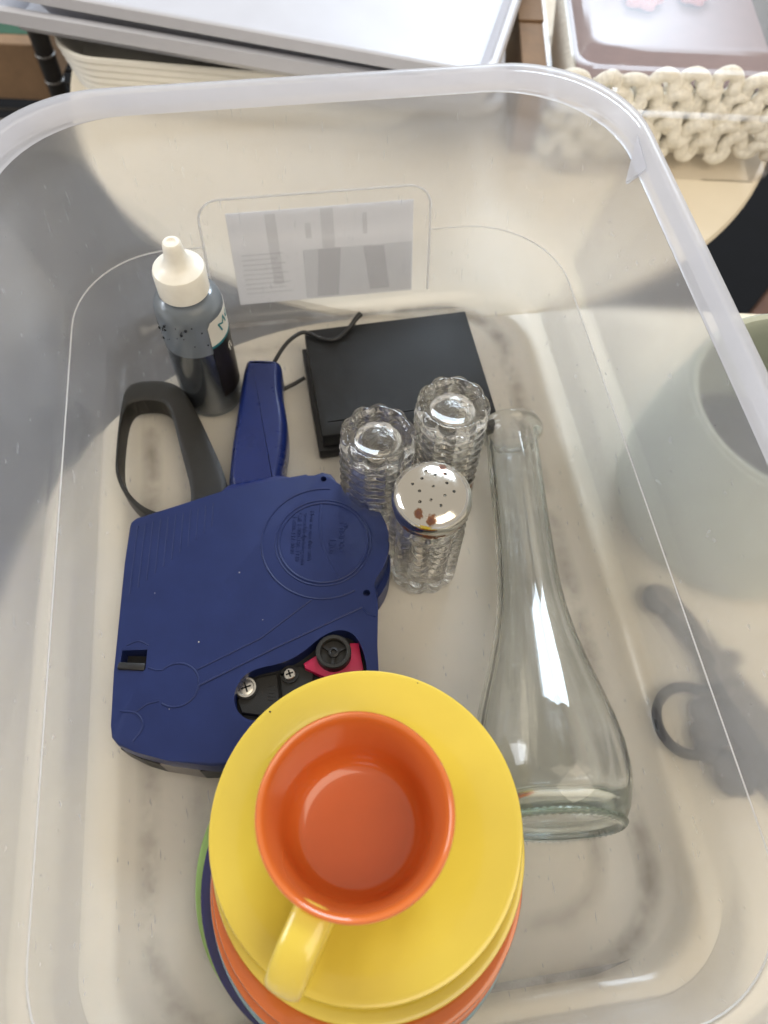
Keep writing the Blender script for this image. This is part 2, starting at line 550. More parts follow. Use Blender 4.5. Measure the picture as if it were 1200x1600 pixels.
def text_bm(s, size, depth, align='CENTER', spacing=1.0):
    cu = bpy.data.curves.new('t', 'FONT')
    cu.body = s; cu.size = size; cu.extrude = depth / 2; cu.align_x = align; cu.align_y = 'CENTER'
    cu.resolution_u = 2; cu.space_character = spacing
    o = bpy.data.objects.new('t', cu); COL.objects.link(o)
    bpy.context.view_layer.update()
    dg = bpy.context.evaluated_depsgraph_get()
    me = bpy.data.meshes.new_from_object(o.evaluated_get(dg))
    bpy.data.objects.remove(o)
    bm = bmesh.new(); bm.from_mesh(me)
    bpy.data.meshes.remove(me)
    return bm


def circle(cx, cy, r, n=48):
    return [(cx + r * math.cos(2 * PI * i / n), cy + r * math.sin(2 * PI * i / n)) for i in range(n)]


# ================================================================== SETTING
# floor far below, black mat, two cream tables
fl = struct(mk('floor', box(-2500, 2500, -1500, 3500, -475, -452), 'wood'))
for i in range(9):
    mk('floor_board', box(-1200, 1200, -44, 44, 0, 6, 0.8, 1), 'wood', fl, loc=(560 + i * 90, 700, -451.9), rot=(0, 0, math.radians(90 - 4 + 0.1 * i)))
fm = mk('floor_mat', prism([(-1600, -900), (-740, -900), (520, 820), (900, 1330), (1100, 2600), (-1600, 2600)], -444, -438, 2.0, 1), 'mat')
tag(fm, 'black mat on the floor below the two cream tables', 'mat')

near = thing('cream_table', 'cream table with a rounded corner under the storage tote', 'table', (240, 60, -2.3))
R = 226
poly = []
for cx_, cy_, a0 in ((8 + 0, 160, 90), (8, -250, 180), (560, -250, 270), (560, 180, 0)):
    for i in range(25):
        a = math.radians(a0 + 90 * i / 24)
        poly.append((cx_ + R * math.cos(a), cy_ + R * math.sin(a)))
poly += [(170, 406), (150, 405), (120, 401), (70, 391)]
mk('table_top', prism(poly, -28, -2.3, 5, 3), 'table', near, off=(240, 60, -2.3))
mk('leg', lathe([(0, -440), (150, -440), (150, -432), (30, -420), (26, -28), (0, -28)], 32), 'leg', near)
far_t = thing('cream_table', 'round cream table behind the tote carrying trays and clear container', 'table', (17, 710, -6))
mk('table_top', lathe([(0, -14), (310, -14), (317, -11), (319, -6), (317.5, -1.5), (314, 0), (0, 0)], 128), 'table', far_t)
mk('leg', lathe([(0, -436), (150, -436), (150, -428), (30, -416), (26, -26), (0, -26)], 32), 'leg', far_t)

# ================================================================== STORAGE TOTE
TH = math.radians(10.32)
TX, TY = 21.0, 177.0        # centre in the tote's own axes
tote_loc = (TX * math.cos(TH) - TY * math.sin(TH), TX * math.sin(TH) + TY * math.cos(TH), 0)
tote = thing('storage_tote', 'translucent plastic storage tote holding the blue price gun, dishes and glassware', 'storage tote', tote_loc, (0, 0, TH))
HX, HY, K = 145.5, 217.0, 0.198
WT = 1.6


def wall_off(z):
    o = K * z
    if z > 53:
        o += 1.3
    return o


def trg(z, extra=0.0, R=None):
    o = wall_off(z) + extra
    return rr(HX + o, HY + o, (52 + 0.13 * z) if R is None else R, z, 14, 10)


FR = 12.0   # fillet between floor and wall


def fillet(i, n=8):
    a = math.radians(90 * i / n)
    z = FR * (1 - math.cos(a))
    o = -FR * (1 - math.sin(a)) + K * z
    return rr(HX + o, HY + o, 46 + o * 0.5, z, 14, 10), rr(HX + o + WT * math.sin(a), HY + o + WT * math.sin(a), 46 + o * 0.5, z - 1.6 * math.cos(a), 14, 10)


# one shell: shallow moulded channel in the floor, curved edge, flared wall with a ledge
pan = [rr(96.5, 182.5, 30, 0.0, 14, 10), rr(99.5, 185.5, 31, -0.4, 14, 10), rr(119.5, 205.5, 44, -0.4, 14, 10), rr(122.5, 208.5, 45, 0, 14, 10)]
pan += [fillet(i)[0] for i in range(0, 9)]
pan += [trg(24), trg(40), trg(51.5), trg(52.4, 0.25), trg(54.0, 0.1), trg(62), trg(80), trg(100), trg(118), trg(135)]
pan += [trg(135, WT), trg(118, WT), trg(100, WT), trg(80, WT), trg(62, WT), trg(54.0, WT + .1), trg(52.0, WT + .2), trg(51, WT), trg(24, WT)]
pan += [fillet(i)[1] for i in range(8, -1, -1)]
mk('shell', loft(pan), 'tote', tote, smooth=50)
# rim: inner bevel, flat flange, outer skirt
rim = [trg(135.2, 0.0), trg(136, 1.2), trg(139, 3.2), trg(143.6, 4.6), trg(145.0, 5.6), trg(145.2, 7.5), trg(144.8, 10.0), trg(143.5, 11.2), trg(131, 11.8),
       trg(130, 11.2), trg(130.2, 10.2), trg(141.5, 9.2), trg(142.0, 7.6), trg(139.8, 6.2), trg(137, 3.4), trg(135.2, WT)]
mk('rim', loft(rim, closed_loop=True), 'tote_rim', tote, smooth=60)
# small triangular tabs where the thicker end flange stops
for sx in (-1, 1):
    bm = bmesh.new()
    w0 = HX + wall_off(137) + 2.6
    p = [(sx * (w0 + 1.5), 187, 142.5), (sx * (w0 + 0.8), 164, 139), (sx * (w0 - 9.5), 162, 132), (sx * (w0 - 0.5), 176, 131)]
    q = [(x + sx * 1.4, y, z - 1.2) for x, y, z in p]
    a = [bm.verts.new(v) for v in p]; b = [bm.verts.new(v) for v in q]
    bm.faces.new(a); bm.faces.new(b[::-1]); ring_faces(bm, a, b)
    mk('corner_tab', bm, 'tote_rim', tote, smooth=None)


def far_wall(x, z, d=0.0):
    """point on the inner face of the far end wall; d pushes outward"""
    o = wall_off(z)
    return (x, HY + o + d, z)


# bead round the recessed label panel on the far wall, bead along the ledge line
px0, px1, pz1, pr = -75, 75, 83, 14
pth = [far_wall(px0, 8, -0.2), far_wall(px0, 30, -0.2), far_wall(px0, 52.0, -0.2), far_wall(px0, pz1 - pr, -0.2)]
for i in range(1, 9):
    a = math.radians(180 - 90 * i / 8)
    pth.append(far_wall(px0 + pr + pr * math.cos(a), pz1 - pr + pr * math.sin(a), -0.2))
for i in range(0, 9):
    a = math.radians(90 - 90 * i / 8)
    pth.append(far_wall(px1 - pr + pr * math.cos(a), pz1 - pr + pr * math.sin(a), -0.2))
pth += [far_wall(px1, 52.0, -0.2), far_wall(px1, 30, -0.2), far_wall(px1, 8, -0.2)]
mk('panel_bead', tube(pth, 0.75, 8), 'bead', tote)
led = [(x, y, 53.0) for x, y, z in trg(53.0, -0.15)]
cut = [i for i, p_ in enumerate(led) if p_[1] > HY and px0 < p_[0] < px1]
first, last_ = cut[0], cut[-1]
path = led[last_ + 1:] + led[:first]
mk('ledge_bead', tube([far_wall(px0, 53, -0.15)] + path + [far_wall(px1, 53, -0.15)], 0.42, 6), 'bead', tote)


def wall_sheet(x0, x1, z0, z1, d, th=0.25, slant=0.0):
    bm = bmesh.new()
    rows = []
    for k, dd in enumerate((d, d + th)):
        rows.append([bm.verts.new(far_wall(x, z, dd)) for x, z in ((x0, z0), (x1, z0), (x1 + slant, z1), (x0 + slant, z1))])
    bm.faces.new(rows[0]); bm.faces.new(rows[1][::-1]); ring_faces(bm, rows[0], rows[1])
    return bm


lab = mk('paper_label', wall_sheet(-58, 64, 6, 72, WT + 0.55), 'paper', tote, smooth=None)
for (x0, x1, z0, z1, sl, m_) in ((-32.5, -25.5, 20, 70, -1, 'paper_pale'), (2.6, 11, 44.2, 71, 0, 'paper_pale'), (-3.4, 11.7, 8, 44, 3, 'paper_grey'),
                                 (-11, 63.5, 7, 44, 0, 'paper_blue'), (34, 48, 10, 43, -4, 'paper_grey'), (-8, -4, 52, 62, 0, 'paper_pale'), (30, 33, 52, 66, 0, 'paper_pale')):
    d_ = WT + (0.30 if m_ == 'paper_blue' else 0.2 if m_ == 'paper_grey' else 0.25)
    mk('print_patch', wall_sheet(x0, x1, z0, z1, d_, 0.04, sl), m_, lab, smooth=None)
for i in range(9):
    mk('print_line', wall_sheet(-52, -20 - (i * 5) % 9, 14 + i * 3.6, 15.0 + i * 3.6, WT + 0.33, 0.03), 'paper_pale', lab, smooth=None)

# ================================================================== PRICE GUN
GO = (-66, 150, 0)
gun = thing('price_gun', 'navy blue plastic price labelling gun with black trigger loop lying on its side', 'price gun', GO)
arc = [(-32.3 + 36 * math.cos(math.radians(a)), 186.5 + 36 * math.sin(math.radians(a))) for a in range(74, -43, -6)]
outline = [(-138.6, 190), (-138.9, 193.2), (-136.5, 196.0), (-89, 216.5), (-59.2, 225.3), (-45.5, 229.5), (-41.0, 226.0), (-40.5, 229.2), (-36.5, 231.2), (-31.5, 230.2), (-28.6, 226.8), (-27.4, 222.6)]
outline += arc[1:]
outline += [(-4.4, 161.3), (-1.6, 158.6), (-0.9, 152), (-0.2, 128.5), (1.3, 111.9), (1.5, 99), (-30, 90.5), (-50, 79.5), (-62, 68.3), (-75.7, 66.3), (-97.1, 67.9), (-113, 71.2), (-121.5, 74.0), (-125.2, 77.5), (-126.4, 82.5), (-130.5, 109), (-137.1, 168.3)]


def inset(poly, d):
    n = len(poly); out = []
    area = sum(poly[i][0] * poly[(i + 1) % n][1] - poly[(i + 1) % n][0] * poly[i][1] for i in range(n))
    sgn = 1 if area > 0 else -1
    for i in range(n):
        a, b, c = Vector(poly[i - 1]), Vector(poly[i]), Vector(poly[(i + 1) % n])
        t = ((b - a).normalized() + (c - b).normalized())
        t = t.normalized() if t.length > 1e-6 else (c - b).normalized()
        nrm = Vector((-t.y, t.x)) * sgn
        out.append(tuple(b + nrm * d))
    return out


opening = smooth_poly([(-70.2, 100), (-67, 109.5), (-60.3, 114.2), (-47.9, 117.3), (-38.7, 122.6), (-28.5, 133.2), (-20.2, 137.0), (-12, 134.8), (-6.6, 125), (-4.6, 114.9), (-5.6, 104), (-24, 101.5), (-44, 93.0), (-58, 87.5), (-66.5, 91)], 2)


def shift(poly):
    return [(x - GO[0], y - GO[1]) for x, y in poly]


cover = mk('housing_cover', prism(outline, 21, 36, 1.3, 3), 'blue', gun, off=GO)
slot = [(-128.3, 110.8), (-115.2, 111.4), (-116.2, 121.3), (-128.6, 120.3)]
boolean(cover, [prism(shift(opening), 24, 40), prism(shift(slot), 26, 40),
                prism(shift(circle(-35.3, 226.4, 1.7, 20)), 31, 40), prism(shift(circle(-7.2, 157.6, 1.9, 20)), 31, 40)])
low = mk('housing_base', prism(inset(outline, 2.2), 0.2, 21, 1.0, 2), 'blue', gun, off=GO)
# disc bulge below the cover on the right
mk('paper_roll_case', prism(circle(-30.5, 181.5, 35.6, 72), 1, 20.9, 1.0, 2), 'blue', gun, off=GO)
# side panels at the front edge
for pts, m_ in (([(-124.6, 75.2), (-113, 70.6), (-112, 73.5), (-123, 79)], 'black'), ([(-112.6, 70.6), (-104, 68.6), (-104, 74), (-112, 74)], 'charcoal'),
                ([(-103.8, 68.6), (-84, 66.5), (-84, 74), (-103.8, 74)], 'grey_pl'), ([(-83.8, 66.3), (-62.5, 68.0), (-64, 74), (-83.8, 74)], 'black')):
    mk('front_panel', prism(pts, 1.5, 20.8, 0.5, 1), m_, gun, off=GO)
mk('mechanism_plate', prism(inset(opening, -1.5), 23.5, 25.2), 'black', gun, off=GO)
mk('mechanism_block', prism([(-69, 99.5), (-66, 107.5), (-60, 112), (-50.5, 114.5), (-47, 95.8), (-54, 95.0), (-55, 92.5), (-66.0, 93.5)], 25.3, 28.5, 0.5, 1), 'charcoal', gun, off=GO)
mk('mechanism_block', prism([(-49.8, 115), (-39, 119.5), (-32, 116), (-32, 103), (-46, 99)], 25.3, 27.6, 0.5, 1), 'charcoal', gun, off=GO)
for i in range(5):
    mk('scale_tick', box(-54, -51 + (i % 2), 100.6 + i * 1.7, 101.0 + i * 1.7, 28.5, 28.75), 'black', gun, off=GO)
mk('index_tab', box(-49, -44, 113, 114.6, 27.6, 28.6, 0.2, 1), 'black', gun, off=GO)
for (x, y, r, z) in ((-65.2, 106.0, 5.0, 28.6), (-44.2, 114.3, 3.7, 27.7)):
    bo = mk('screw_boss', lathe([(0, 0), (r + .9, 0), (r + .9, .9), (0, .9)], 28), 'black', gun, loc=(x - GO[0], y - GO[1], z))
    sc = mk('screw', lathe([(0, .6), (r * .8, .6), (r * .8, 1.3), (r * .7, 1.6), (0, 1.6)], 28), 'steel', gun, loc=(x - GO[0], y - GO[1], z + .31))
    for aa in (0.4, 0.4 + PI / 2):
        mk('screw_slot', box(-r * .52, r * .52, -.42, .42, 1.605, 1.66), 'black', sc, rot=(0, 0, aa))
    if r > 4.5:
        mk('washer', lathe([(r * .82, .5), (r * 1.02, .5), (r * 1.02, 1.5), (r * .82, 1.5)], 32, closed=True), 'steel', gun, loc=(x - GO[0], y - GO[1], z + .45))
lev = mk('magenta_lever', prism([(-37.5, 119.5), (-31.5, 124.0), (-19, 127), (-14.5, 131.5), (-10.0, 131.8), (-6.6, 117.5), (-15, 112.5), (-24, 112), (-36.5, 117.0)], 26.5, 31, 0.8, 2), 'magenta', gun, off=GO)
dial = mk('dial', lathe([(0, 31.1), (9.0, 31.1), (9.0, 36.4), (8.4, 37), (6.9, 37), (6.5, 36.5), (6.5, 33.2), (0, 33.2)], 40), 'charcoal', gun, loc=(-22.3 - GO[0], 124.6 - GO[1], 0))
mk('dial_hub', lathe([(0, 33.3), (2.6, 33.3), (2.6, 35.6), (1.5, 36), (1.2, 35), (0, 35)], 20), 'black', dial)
for k in range(3):
    a = 0.5 + k * 2 * PI / 3
    mk('dial_spoke', box(2.2, 6.4, -.8, .8, 33.25, 34.6), 'black', dial, rot=(0, 0, a))
mk('switch_slot', box(-128.1, -116, 111, 120.6, 26.1, 26.6), 'black', gun, off=GO)
mk('switch', box(-129.2, -115.4, 110.2, 114.2, 29, 37.2, 1.2, 2), 'black', gun, off=GO)
# raised outlines moulded on the cover
ZT = 36.0


def bead(name, pts, r=0.45, closed=False):
    return mk(name, tube([(x, y, ZT - 0.02) for x, y in pts], r * 1.25, 8, closed), 'blue', gun, off=GO)


bead('raised_ring', circle(-32.3, 186.5, 24.2, 72), 0.55, True)
bead('raised_ring', circle(-32.3, 186.5, 26.0, 72), 0.4, True)
bead('raised_ring', [(-32.3 + 33.5 * math.cos(math.radians(a)), 186.5 + 33.5 * math.sin(math.radians(a))) for a in range(88, 305, 6)], 0.45)
mk('disc_swoosh', tube([(x, y, ZT - 0.1) for x, y, _ in spline([(-35.5, 210.3, 0), (-35.0, 195, 0), (-31.0, 180, 0), (-22.5, 164.8, 0)], 8)], 0.8, 8, flat=.5), 'blue', gun, off=GO)
bead('raised_line', [(-89.4, 112.3), (-60, 130), (-36, 152.2)], .4)
bead('raised_line', [(-87.2, 104.4), (-50, 126.5), (-9.3, 149.3)], .5)
bead('raised_line', [(-9.3, 149.3), (-6, 146), (-1.5, 144.8)], .5)
bead('raised_ring', [(-98.5 + 11 * math.cos(math.radians(a)), 104 + 11 * math.sin(math.radians(a))) for a in range(140, -130, -10)], .4)
bead('raised_line', [(-106.9, 111.1), (-110, 111), (-114, 112)], .35)
bead('raised_line', [(-105.6, 95.6), (-111, 94), (-117, 89)], .35)
bead('raised_line', [(x, y) for x, y, _ in spline([(-123.5, 90, 0), (-115, 89, 0), (-111, 83, 0), (-114.5, 76, 0)], 6)], .4)
bead('raised_line', [(x, y) for x, y, _ in spline([(-127, 123, 0), (-121.5, 125.5, 0), (-116, 123.5, 0)], 6)], .3)
for i in range(11):
    x0 = -134.5 + i * 3.9
    top = 192.5 + (x0 + 134.5) * 0.42
    L_ = 42 - i * 2.6
    bead('grip_rib', [(x0, top - 1.5), (x0 + 0.085 * L_ * 1.0, top - L_)], 0.30)


def gun_text(s, x, y, size, spacing=1.0):
    bm = text_bm(s, size, 0.5, spacing=spacing)
    bmesh.ops.rotate(bm, matrix=Matrix.Rotation(math.radians(-88), 3, 'Z'), verts=bm.verts)
    bmesh.ops.translate(bm, vec=(x, y, ZT + 0.1), verts=bm.verts)
    return mk('embossed_text', bm, 'blue', gun, off=GO, smooth=None)


gun_text('How to use this with', -39.6, 190, 3.6)
gun_text('www.labelpricing.com', -42.9, 188, 3.6)
gun_text('Call 1-800-360-3320', -46.1, 189, 3.6)
gun_text('1-888-342-3040', -49.2, 190, 3.6)
gun_text('Pharco', -22.0, 190, 6.6)
gun_text('Lite', -27.5, 184, 6.0)
for (x, y, r_) in ((-75.5, 166, .32), (-91, 126.5, .4), (-118, 152, .22), (-60, 140, .2), (-100, 92, .2)):
    bm = bmesh.new(); bmesh.ops.create_icosphere(bm, subdivisions=1, radius=r_)
    mk('dust_speck', bm, 'cap', gun, loc=(x - GO[0], y - GO[1], ZT))
# grip and trigger
hp = smooth_poly([(-90.5, 214), (-93, 250), (-93.0, 280), (-93.4, 314), (-91, 318.5), (-72, 318.8), (-69.0, 315), (-68.0, 298), (-60.9, 271), (-60.2, 248), (-61.5, 232), (-58, 220)], 2)
gr_rings = [[(x, y, z) for x, y in inset(hp, d)] for d, z in ((6, 2), (2.6, 3.0), (.8, 5.2), (0, 9), (0, 22), (.5, 25.4), (1.6, 27.6), (2.6, 28.9), (3.4, 30.0), (4.2, 30.15), (5.0, 30.2))]
mk('grip', loft(gr_rings), 'blue_gloss', gun, off=GO, smooth=80)
mk('grip_collar', prism([(-95, 216), (-90, 222.3), (-62, 230.5), (-54, 229.5), (-52, 224), (-92, 210)], 4, 32.5, 2.2, 3), 'blue_gloss', gun, off=GO)
tout = [(-90, 214), (-94.2, 233.5), (-107, 258), (-121.2, 283.7), (-130, 297), (-137, 302.3), (-146, 304.6), (-160, 303.2), (-166.5, 299), (-168.0, 291), (-166, 268), (-162.6, 243.4), (-160.5, 233), (-152.8, 219.6), (-139.2, 207.6), (-130, 203), (-118, 204)]
tin = [(-116.2, 208), (-111.6, 219), (-124, 250), (-134.5, 278), (-138.5, 285), (-144, 288.6), (-154, 288.8), (-161.5, 286.5), (-164.6, 279.1), (-163.6, 262), (-160.9, 243.6), (-158.8, 235), (-151.4, 222.0), (-138.8, 210.6), (-128, 206.2)]


def ring_prism(outer_p, inner_p, z0, z1, n=140):
    def resample(p, n):
        p = smooth_poly(p, 2)
        L = [0]
        for i in range(len(p)):
            L.append(L[-1] + (Vector(p[(i + 1) % len(p)]) - Vector(p[i])).length)
        out = []
        k = 0
        for i in range(n):
            t = L[-1] * i / n
            while L[k + 1] < t:
                k += 1
            f = (t - L[k]) / (L[k + 1] - L[k])
            out.append(Vector(p[k]).lerp(Vector(p[(k + 1) % len(p)]), f))
        return out
    po, pi_ = resample(outer_p, n), resample(inner_p, n)
    # rounded band section
    rings = []
    for t, z in ((0.0, z0 + 1), (0.0, z1 - 1.2), (0.08, z1 - .4), (0.2, z1), (0.8, z1), (0.92, z1 - .4), (1.0, z1 - 1.2), (1.0, z0 + 1), (0.9, z0), (0.1, z0)):
        rings.append([(*(a.lerp(b, t)), z) for a, b in zip(po, pi_)])
    return loft(rings, closed_loop=True)


mk('trigger', ring_prism(tout, tin, 4, 20), 'charcoal', gun, off=GO)

# ================================================================== INK BOTTLE
bot = thing('ink_bottle', 'small dropper bottle half full of black ink with white nozzle cap', 'bottle', (-116.5, 309.5, 0.1))
mk('bottle_body', lathe([(0, 0), (17, 0), (19, 1.2), (19.5, 3), (19.5, 59.4), (18.5, 59.4), (18.5, 3.2), (17, 1.6), (0, 1.6)], 56), 'bottle', bot)
mk('bottle_shoulder', lathe([(19.5, 59.5), (19.5, 84), (19.2, 87), (18.0, 90), (15.6, 92.5), (13.2, 93.6), (11, 94.2), (11, 98), (9.6, 98), (9.6, 93.2), (12.8, 92.4), (15, 91.4), (17.0, 89.2), (18.2, 86.6), (18.5, 84), (18.5, 59.5)], 56, closed=True), 'bottle_film', bot)
mk('ink', lathe([(0, 1.9), (17, 1.9), (18.2, 3.4), (18.2, 59.2), (17.4, 59.0), (0, 58.8)], 48), 'ink', bot)
cap = mk('cap', lathe([(9.8, 95.5), (13.8, 95.5), (14.2, 96), (14.3, 109.5), (13.7, 111.3), (12.2, 112.2), (9.5, 113.2), (7.4, 115.0), (6.0, 118.5), (5.3, 124.5), (4.9, 127.6), (4.2, 128.6), (2.6, 128.8), (2.0, 128.0), (0, 127.8), (0, 112), (9.8, 110)], 48), 'cap', bot)


def cyl_sheet(a0, a1, z0, z1, r, n=18, th=0.12, corner=0.0):
    bm = bmesh.new()
    rows = []
    for dr in (0, th):
        lo, hi = [], []
        for i in range(n + 1):
            t = i / n
            a = math.radians(a0 + (a1 - a0) * t)
            e = min(t, 1 - t) * (a1 - a0) / 180 * PI * r
            cz = corner - math.sqrt(max(0, corner ** 2 - (corner - min(e, corner)) ** 2)) if corner else 0
            lo.append(bm.verts.new(((r + dr) * math.cos(a), (r + dr) * math.sin(a), z0)))
            hi.append(bm.verts.new(((r + dr) * math.cos(a), (r + dr) * math.sin(a), z1 - cz)))
        rows.append(lo + hi[::-1])
    bm.faces.new  # noqa
    n2 = n + 1
    for r_ in rows:
        lo, hi = r_[:n2], r_[n2:][::-1]
        for i in range(n):
            bm.faces.new((lo[i], lo[i + 1], hi[i + 1], hi[i]))
    ring_faces(bm, rows[0], rows[1])
    return bm


LA0, LA1 = -50, 62
lw = mk('label', cyl_sheet(LA0, LA1, 65.2, 83.5, 19.56, corner=3.5), 'label_white', bot)
mk('label_stripe', cyl_sheet(LA0, LA1, 63.2, 65.2, 19.57), 'teal', bot)
mk('label_lower', cyl_sheet(LA0, LA1, 18, 63.2, 19.56), 'label_black', bot)


def cyl_text(s, size, a_deg, z, r, tilt, mat):
    bm = text_bm(s, size, 0.1, 'LEFT')
    bmesh.ops.subdivide_edges(bm, edges=bm.edges, cuts=1)
    bmesh.ops.rotate(bm, matrix=Matrix.Rotation(math.radians(tilt), 3, 'Z'), verts=bm.verts)
    for v in bm.verts:
        a = math.radians(a_deg) + v.co.x / r
        v.co = Vector(((r + v.co.z) * math.cos(a), (r + v.co.z) * math.sin(a), z + v.co.y))
    return mk('label_text', bm, mat, bot, smooth=None)


cyl_text('Mc', 11, -28, 74, 19.78, 20, 'teal')
cyl_text('fi', 10, -15, 53, 19.78, 12, 'label_white')
for i in range(26):
    a = random.uniform(-2.9, -0.9); z = random.uniform(66, 92)
    rad = 19.5 if z < 84 else 19.5 - (z - 84) * .6
    bm = bmesh.new(); bmesh.ops.create_icosphere(bm, subdivisions=1, radius=random.choice([.35, .5, .6, 1.0]))
    bmesh.ops.scale(bm, vec=(1, 1, random.uniform(.8, 1.6)), verts=bm.verts)
    mk('ink_drop', bm, 'ink', bot, loc=(rad * math.cos(a), rad * math.sin(a), z))

# ================================================================== BLACK BOX WITH CORD
ang = math.atan2(24, 106.8)
bx_ = thing('black_box', 'flat black plastic box with a thin cord lying behind the shakers', 'black box', (-58.2 + 54.7 * math.cos(ang) + 42.5 * math.sin(ang), 346.9 + 54.7 * math.sin(ang) - 42.5 * math.cos(ang), 0.1), (0, 0, ang))
mk('base_plate', box(-57.5, 55, -43.5, 40.5, 0, 9, 1.0, 2), 'black', bx_)
mk('spacer', box(-52, 51, -40, 39, 9, 11.5), 'black', bx_)
tp = mk('top_plate', box(-54.7, 54.7, -42.5, 42.5, 11.5, 24, 0.7, 2), 'dark_box', bx_)
boolean(tp, [box(-50, 60, -33.2, -32.4, 23, 30)])
ca, sa = math.cos(ang), math.sin(ang)
B0 = Vector(bx_.location) / MM


def tobox(p):
    d = Vector(p) - B0
    return (d.x * ca + d.y * sa, -d.x * sa + d.y * ca, d.z)


cp = [(-57, 323.5, 4.5), (-66, 317, 3.5), (-75, 312, 4), (-80, 316, 12), (-75, 322, 22), (-68, 333, 27), (-60, 342, 27.2), (-54, 342.8, 26.4), (-46, 339.4, 25.8), (-37, 339.2, 25.8), (-29.5, 347.5, 26.2), (-24.5, 355.5, 28), (-21.5, 359.5, 29.0)]
mk('cord', tube(spline([tobox(p) for p in cp], 8), 1.35, 10, rfn=lambda t: 1.35 if t < .8 else 1.35 + (t - .8) * 3.0), 'black', bx_)

# ================================================================== SALT SHAKERS
LOBES = 10


def shaker_mesh():
    H_, r0 = 74.0, 19.2
    zs = [i * H_ / 84 for i in range(85)]
    prof = []
    # outside from the foot up
    prof += [(0, 2.9), (7, 2.7), (11.8, 2.1), (14.6, 1.1), (15.6, 0.1), (16.6, 0.0)]
    nb = len(prof)
    prof += [(18.4, 1.2), (19.3, 3.2)]
    body = [(r0, z) for z in zs if 5 < z < 66]
    n0 = len(prof)
    prof += body
    n1 = len(prof)
    prof += [(17.2, 68.5), (15.6, 70.5), (15.4, 82.0), (14.0, 82.4), (13.4, 81.5), (13.4, 70), (14.6, 64), (15.0, 56), (14.8, 16), (13.0, 11), (8, 9.4), (0, 9.2)]

    def fn(r, z, a, k):
        if k < nb:
            return (r + (0.35 * math.cos(LOBES * 4 * a) if k in (4, 5) else 0), z)
        lob = abs(math.cos(LOBES * a / 2))
        if k < n1:
            env = 1.0
            if k < n0:
                env = 0.8
            if z > 60:
                env = max(0, 1 - (z - 60) / 7)
            if z < 8:
                env *= 1
            ph = z / 7.4 * 2 * PI + 1.9 * math.cos(LOBES * a)
            wav = 0.62 * math.sin(ph) + 0.25 * math.sin(2 * ph + .6)
            return (r + env * (2.5 * (lob - 0.62)) + env * wav * min(1, z / 10), z)
        return (r, z)
    bm = lathe(prof, LOBES * 14, fn)
    bmesh.ops.recalc_face_normals(bm, faces=bm.faces)
    bmesh.ops.scale(bm, vec=(MM, MM, MM), verts=bm.verts)
    me = bpy.data.meshes.new('shaker_glass'); bm.to_mesh(me); bm.free()
    finish(me, 'shaker', 60)
    return me


def lid_obj(parent, z, rot=(0, 0, 0)):
    prof = [(0, 16.6), (7, 16.3), (13.0, 15.4), (16.3, 14.4), (18.6, 12.8), (19.9, 10.4), (20.3, 7.8), (20.2, 6.2), (19.4, 5.2), (19.0, 4.2), (19.4, 3.4), (19.6, 2.4), (19.3, .6), (18.6, 0.2),
            (18.4, 0.8), (18.4, 5), (19.2, 7.6), (18.6, 10.4), (17.4, 12.4), (15.4, 13.4), (7, 15.3), (0, 15.6)]
    o = mk('lid', lathe(prof, 72), 'chrome', parent, loc=(0, 0, z), rot=rot)
    cuts = []
    for (px_, py_) in ((628, 697), (694, 724), (770, 712), (601, 755), (775, 779), (537, 794), (680, 810), (826, 833), (586, 844), (761, 868), (665, 902), (590, 915), (735, 935)):
        x = (px_ - 680) / 262 * 18.5; y = -(py_ - 830) / 225 * 18.5
        bm = prism(circle(x, y, 0.85, 12), 12, 18); cuts.append(bm)
    boolean(o, cuts)
    return o


SH = shaker_mesh()
g_ = 'glass salt shakers'
s1 = thing('salt_shaker', 'ribbed glass shaker standing upright with rusty perforated metal lid', 'salt shaker', (23.5, 191.6, 0.1), (0, 0, 0.1), g_)
link('glass_body', SH, s1)
lid_obj(s1, 72.2, (0, 0, -0.1))
s2 = thing('salt_shaker', 'upside down ribbed glass shaker beside the round end of the blue price gun', 'salt shaker', (-5.0, 224.5, 0.1), (0, 0, 0.3), g_)
s3 = thing('salt_shaker', 'upside down ribbed glass shaker next to the glass vase mouth', 'salt shaker', (33.8, 245.5, 0.1), (0, 0, 0.75), g_)
for s in (s2, s3):
    link('glass_body', SH, s, loc=(0, 0, 87.5), rot=(PI, 0, 0))
    lid_obj(s, 15.4, (PI, 0, 0))

# ================================================================== BUD VASE
tilt = math.atan(19.0 / 208)
vdir = Vector((76.5 - 85.0, 280 - 45, 0)).normalized()
vz = (vdir * math.cos(tilt) + Vector((0, 0, -math.sin(tilt))))
vx = Vector((vdir.y, -vdir.x, 0)).normalized()
vy = vz.cross(vx)
vas = thing('bud_vase', 'clear glass bud vase lying on its side along the right of the tote', 'vase', (85, 45, 39.6))
vas.rotation_euler = Matrix((vx, vy, vz)).transposed().to_euler()
outp = [(0, 3.0), (16, 2.6), (24, 1.8), (27, .6), (28.5, 0), (30.6, 0.4), (31.4, 1.4), (31.3, 2.4), (30.8, 3.2), (31.8, 4.4), (33.6, 8), (35.6, 14), (36.7, 20), (37.0, 26), (36.3, 36), (34.0, 48), (30.2, 62), (26.0, 76), (21.9, 92), (18.9, 108), (17.2, 124), (16.2, 145), (15.8, 170), (15.8, 200), (15.8, 220), (15.7, 225), (16.4, 228.5), (18.6, 231.4), (20.0, 233.6), (19.7, 235.8), (18.4, 236.6)]
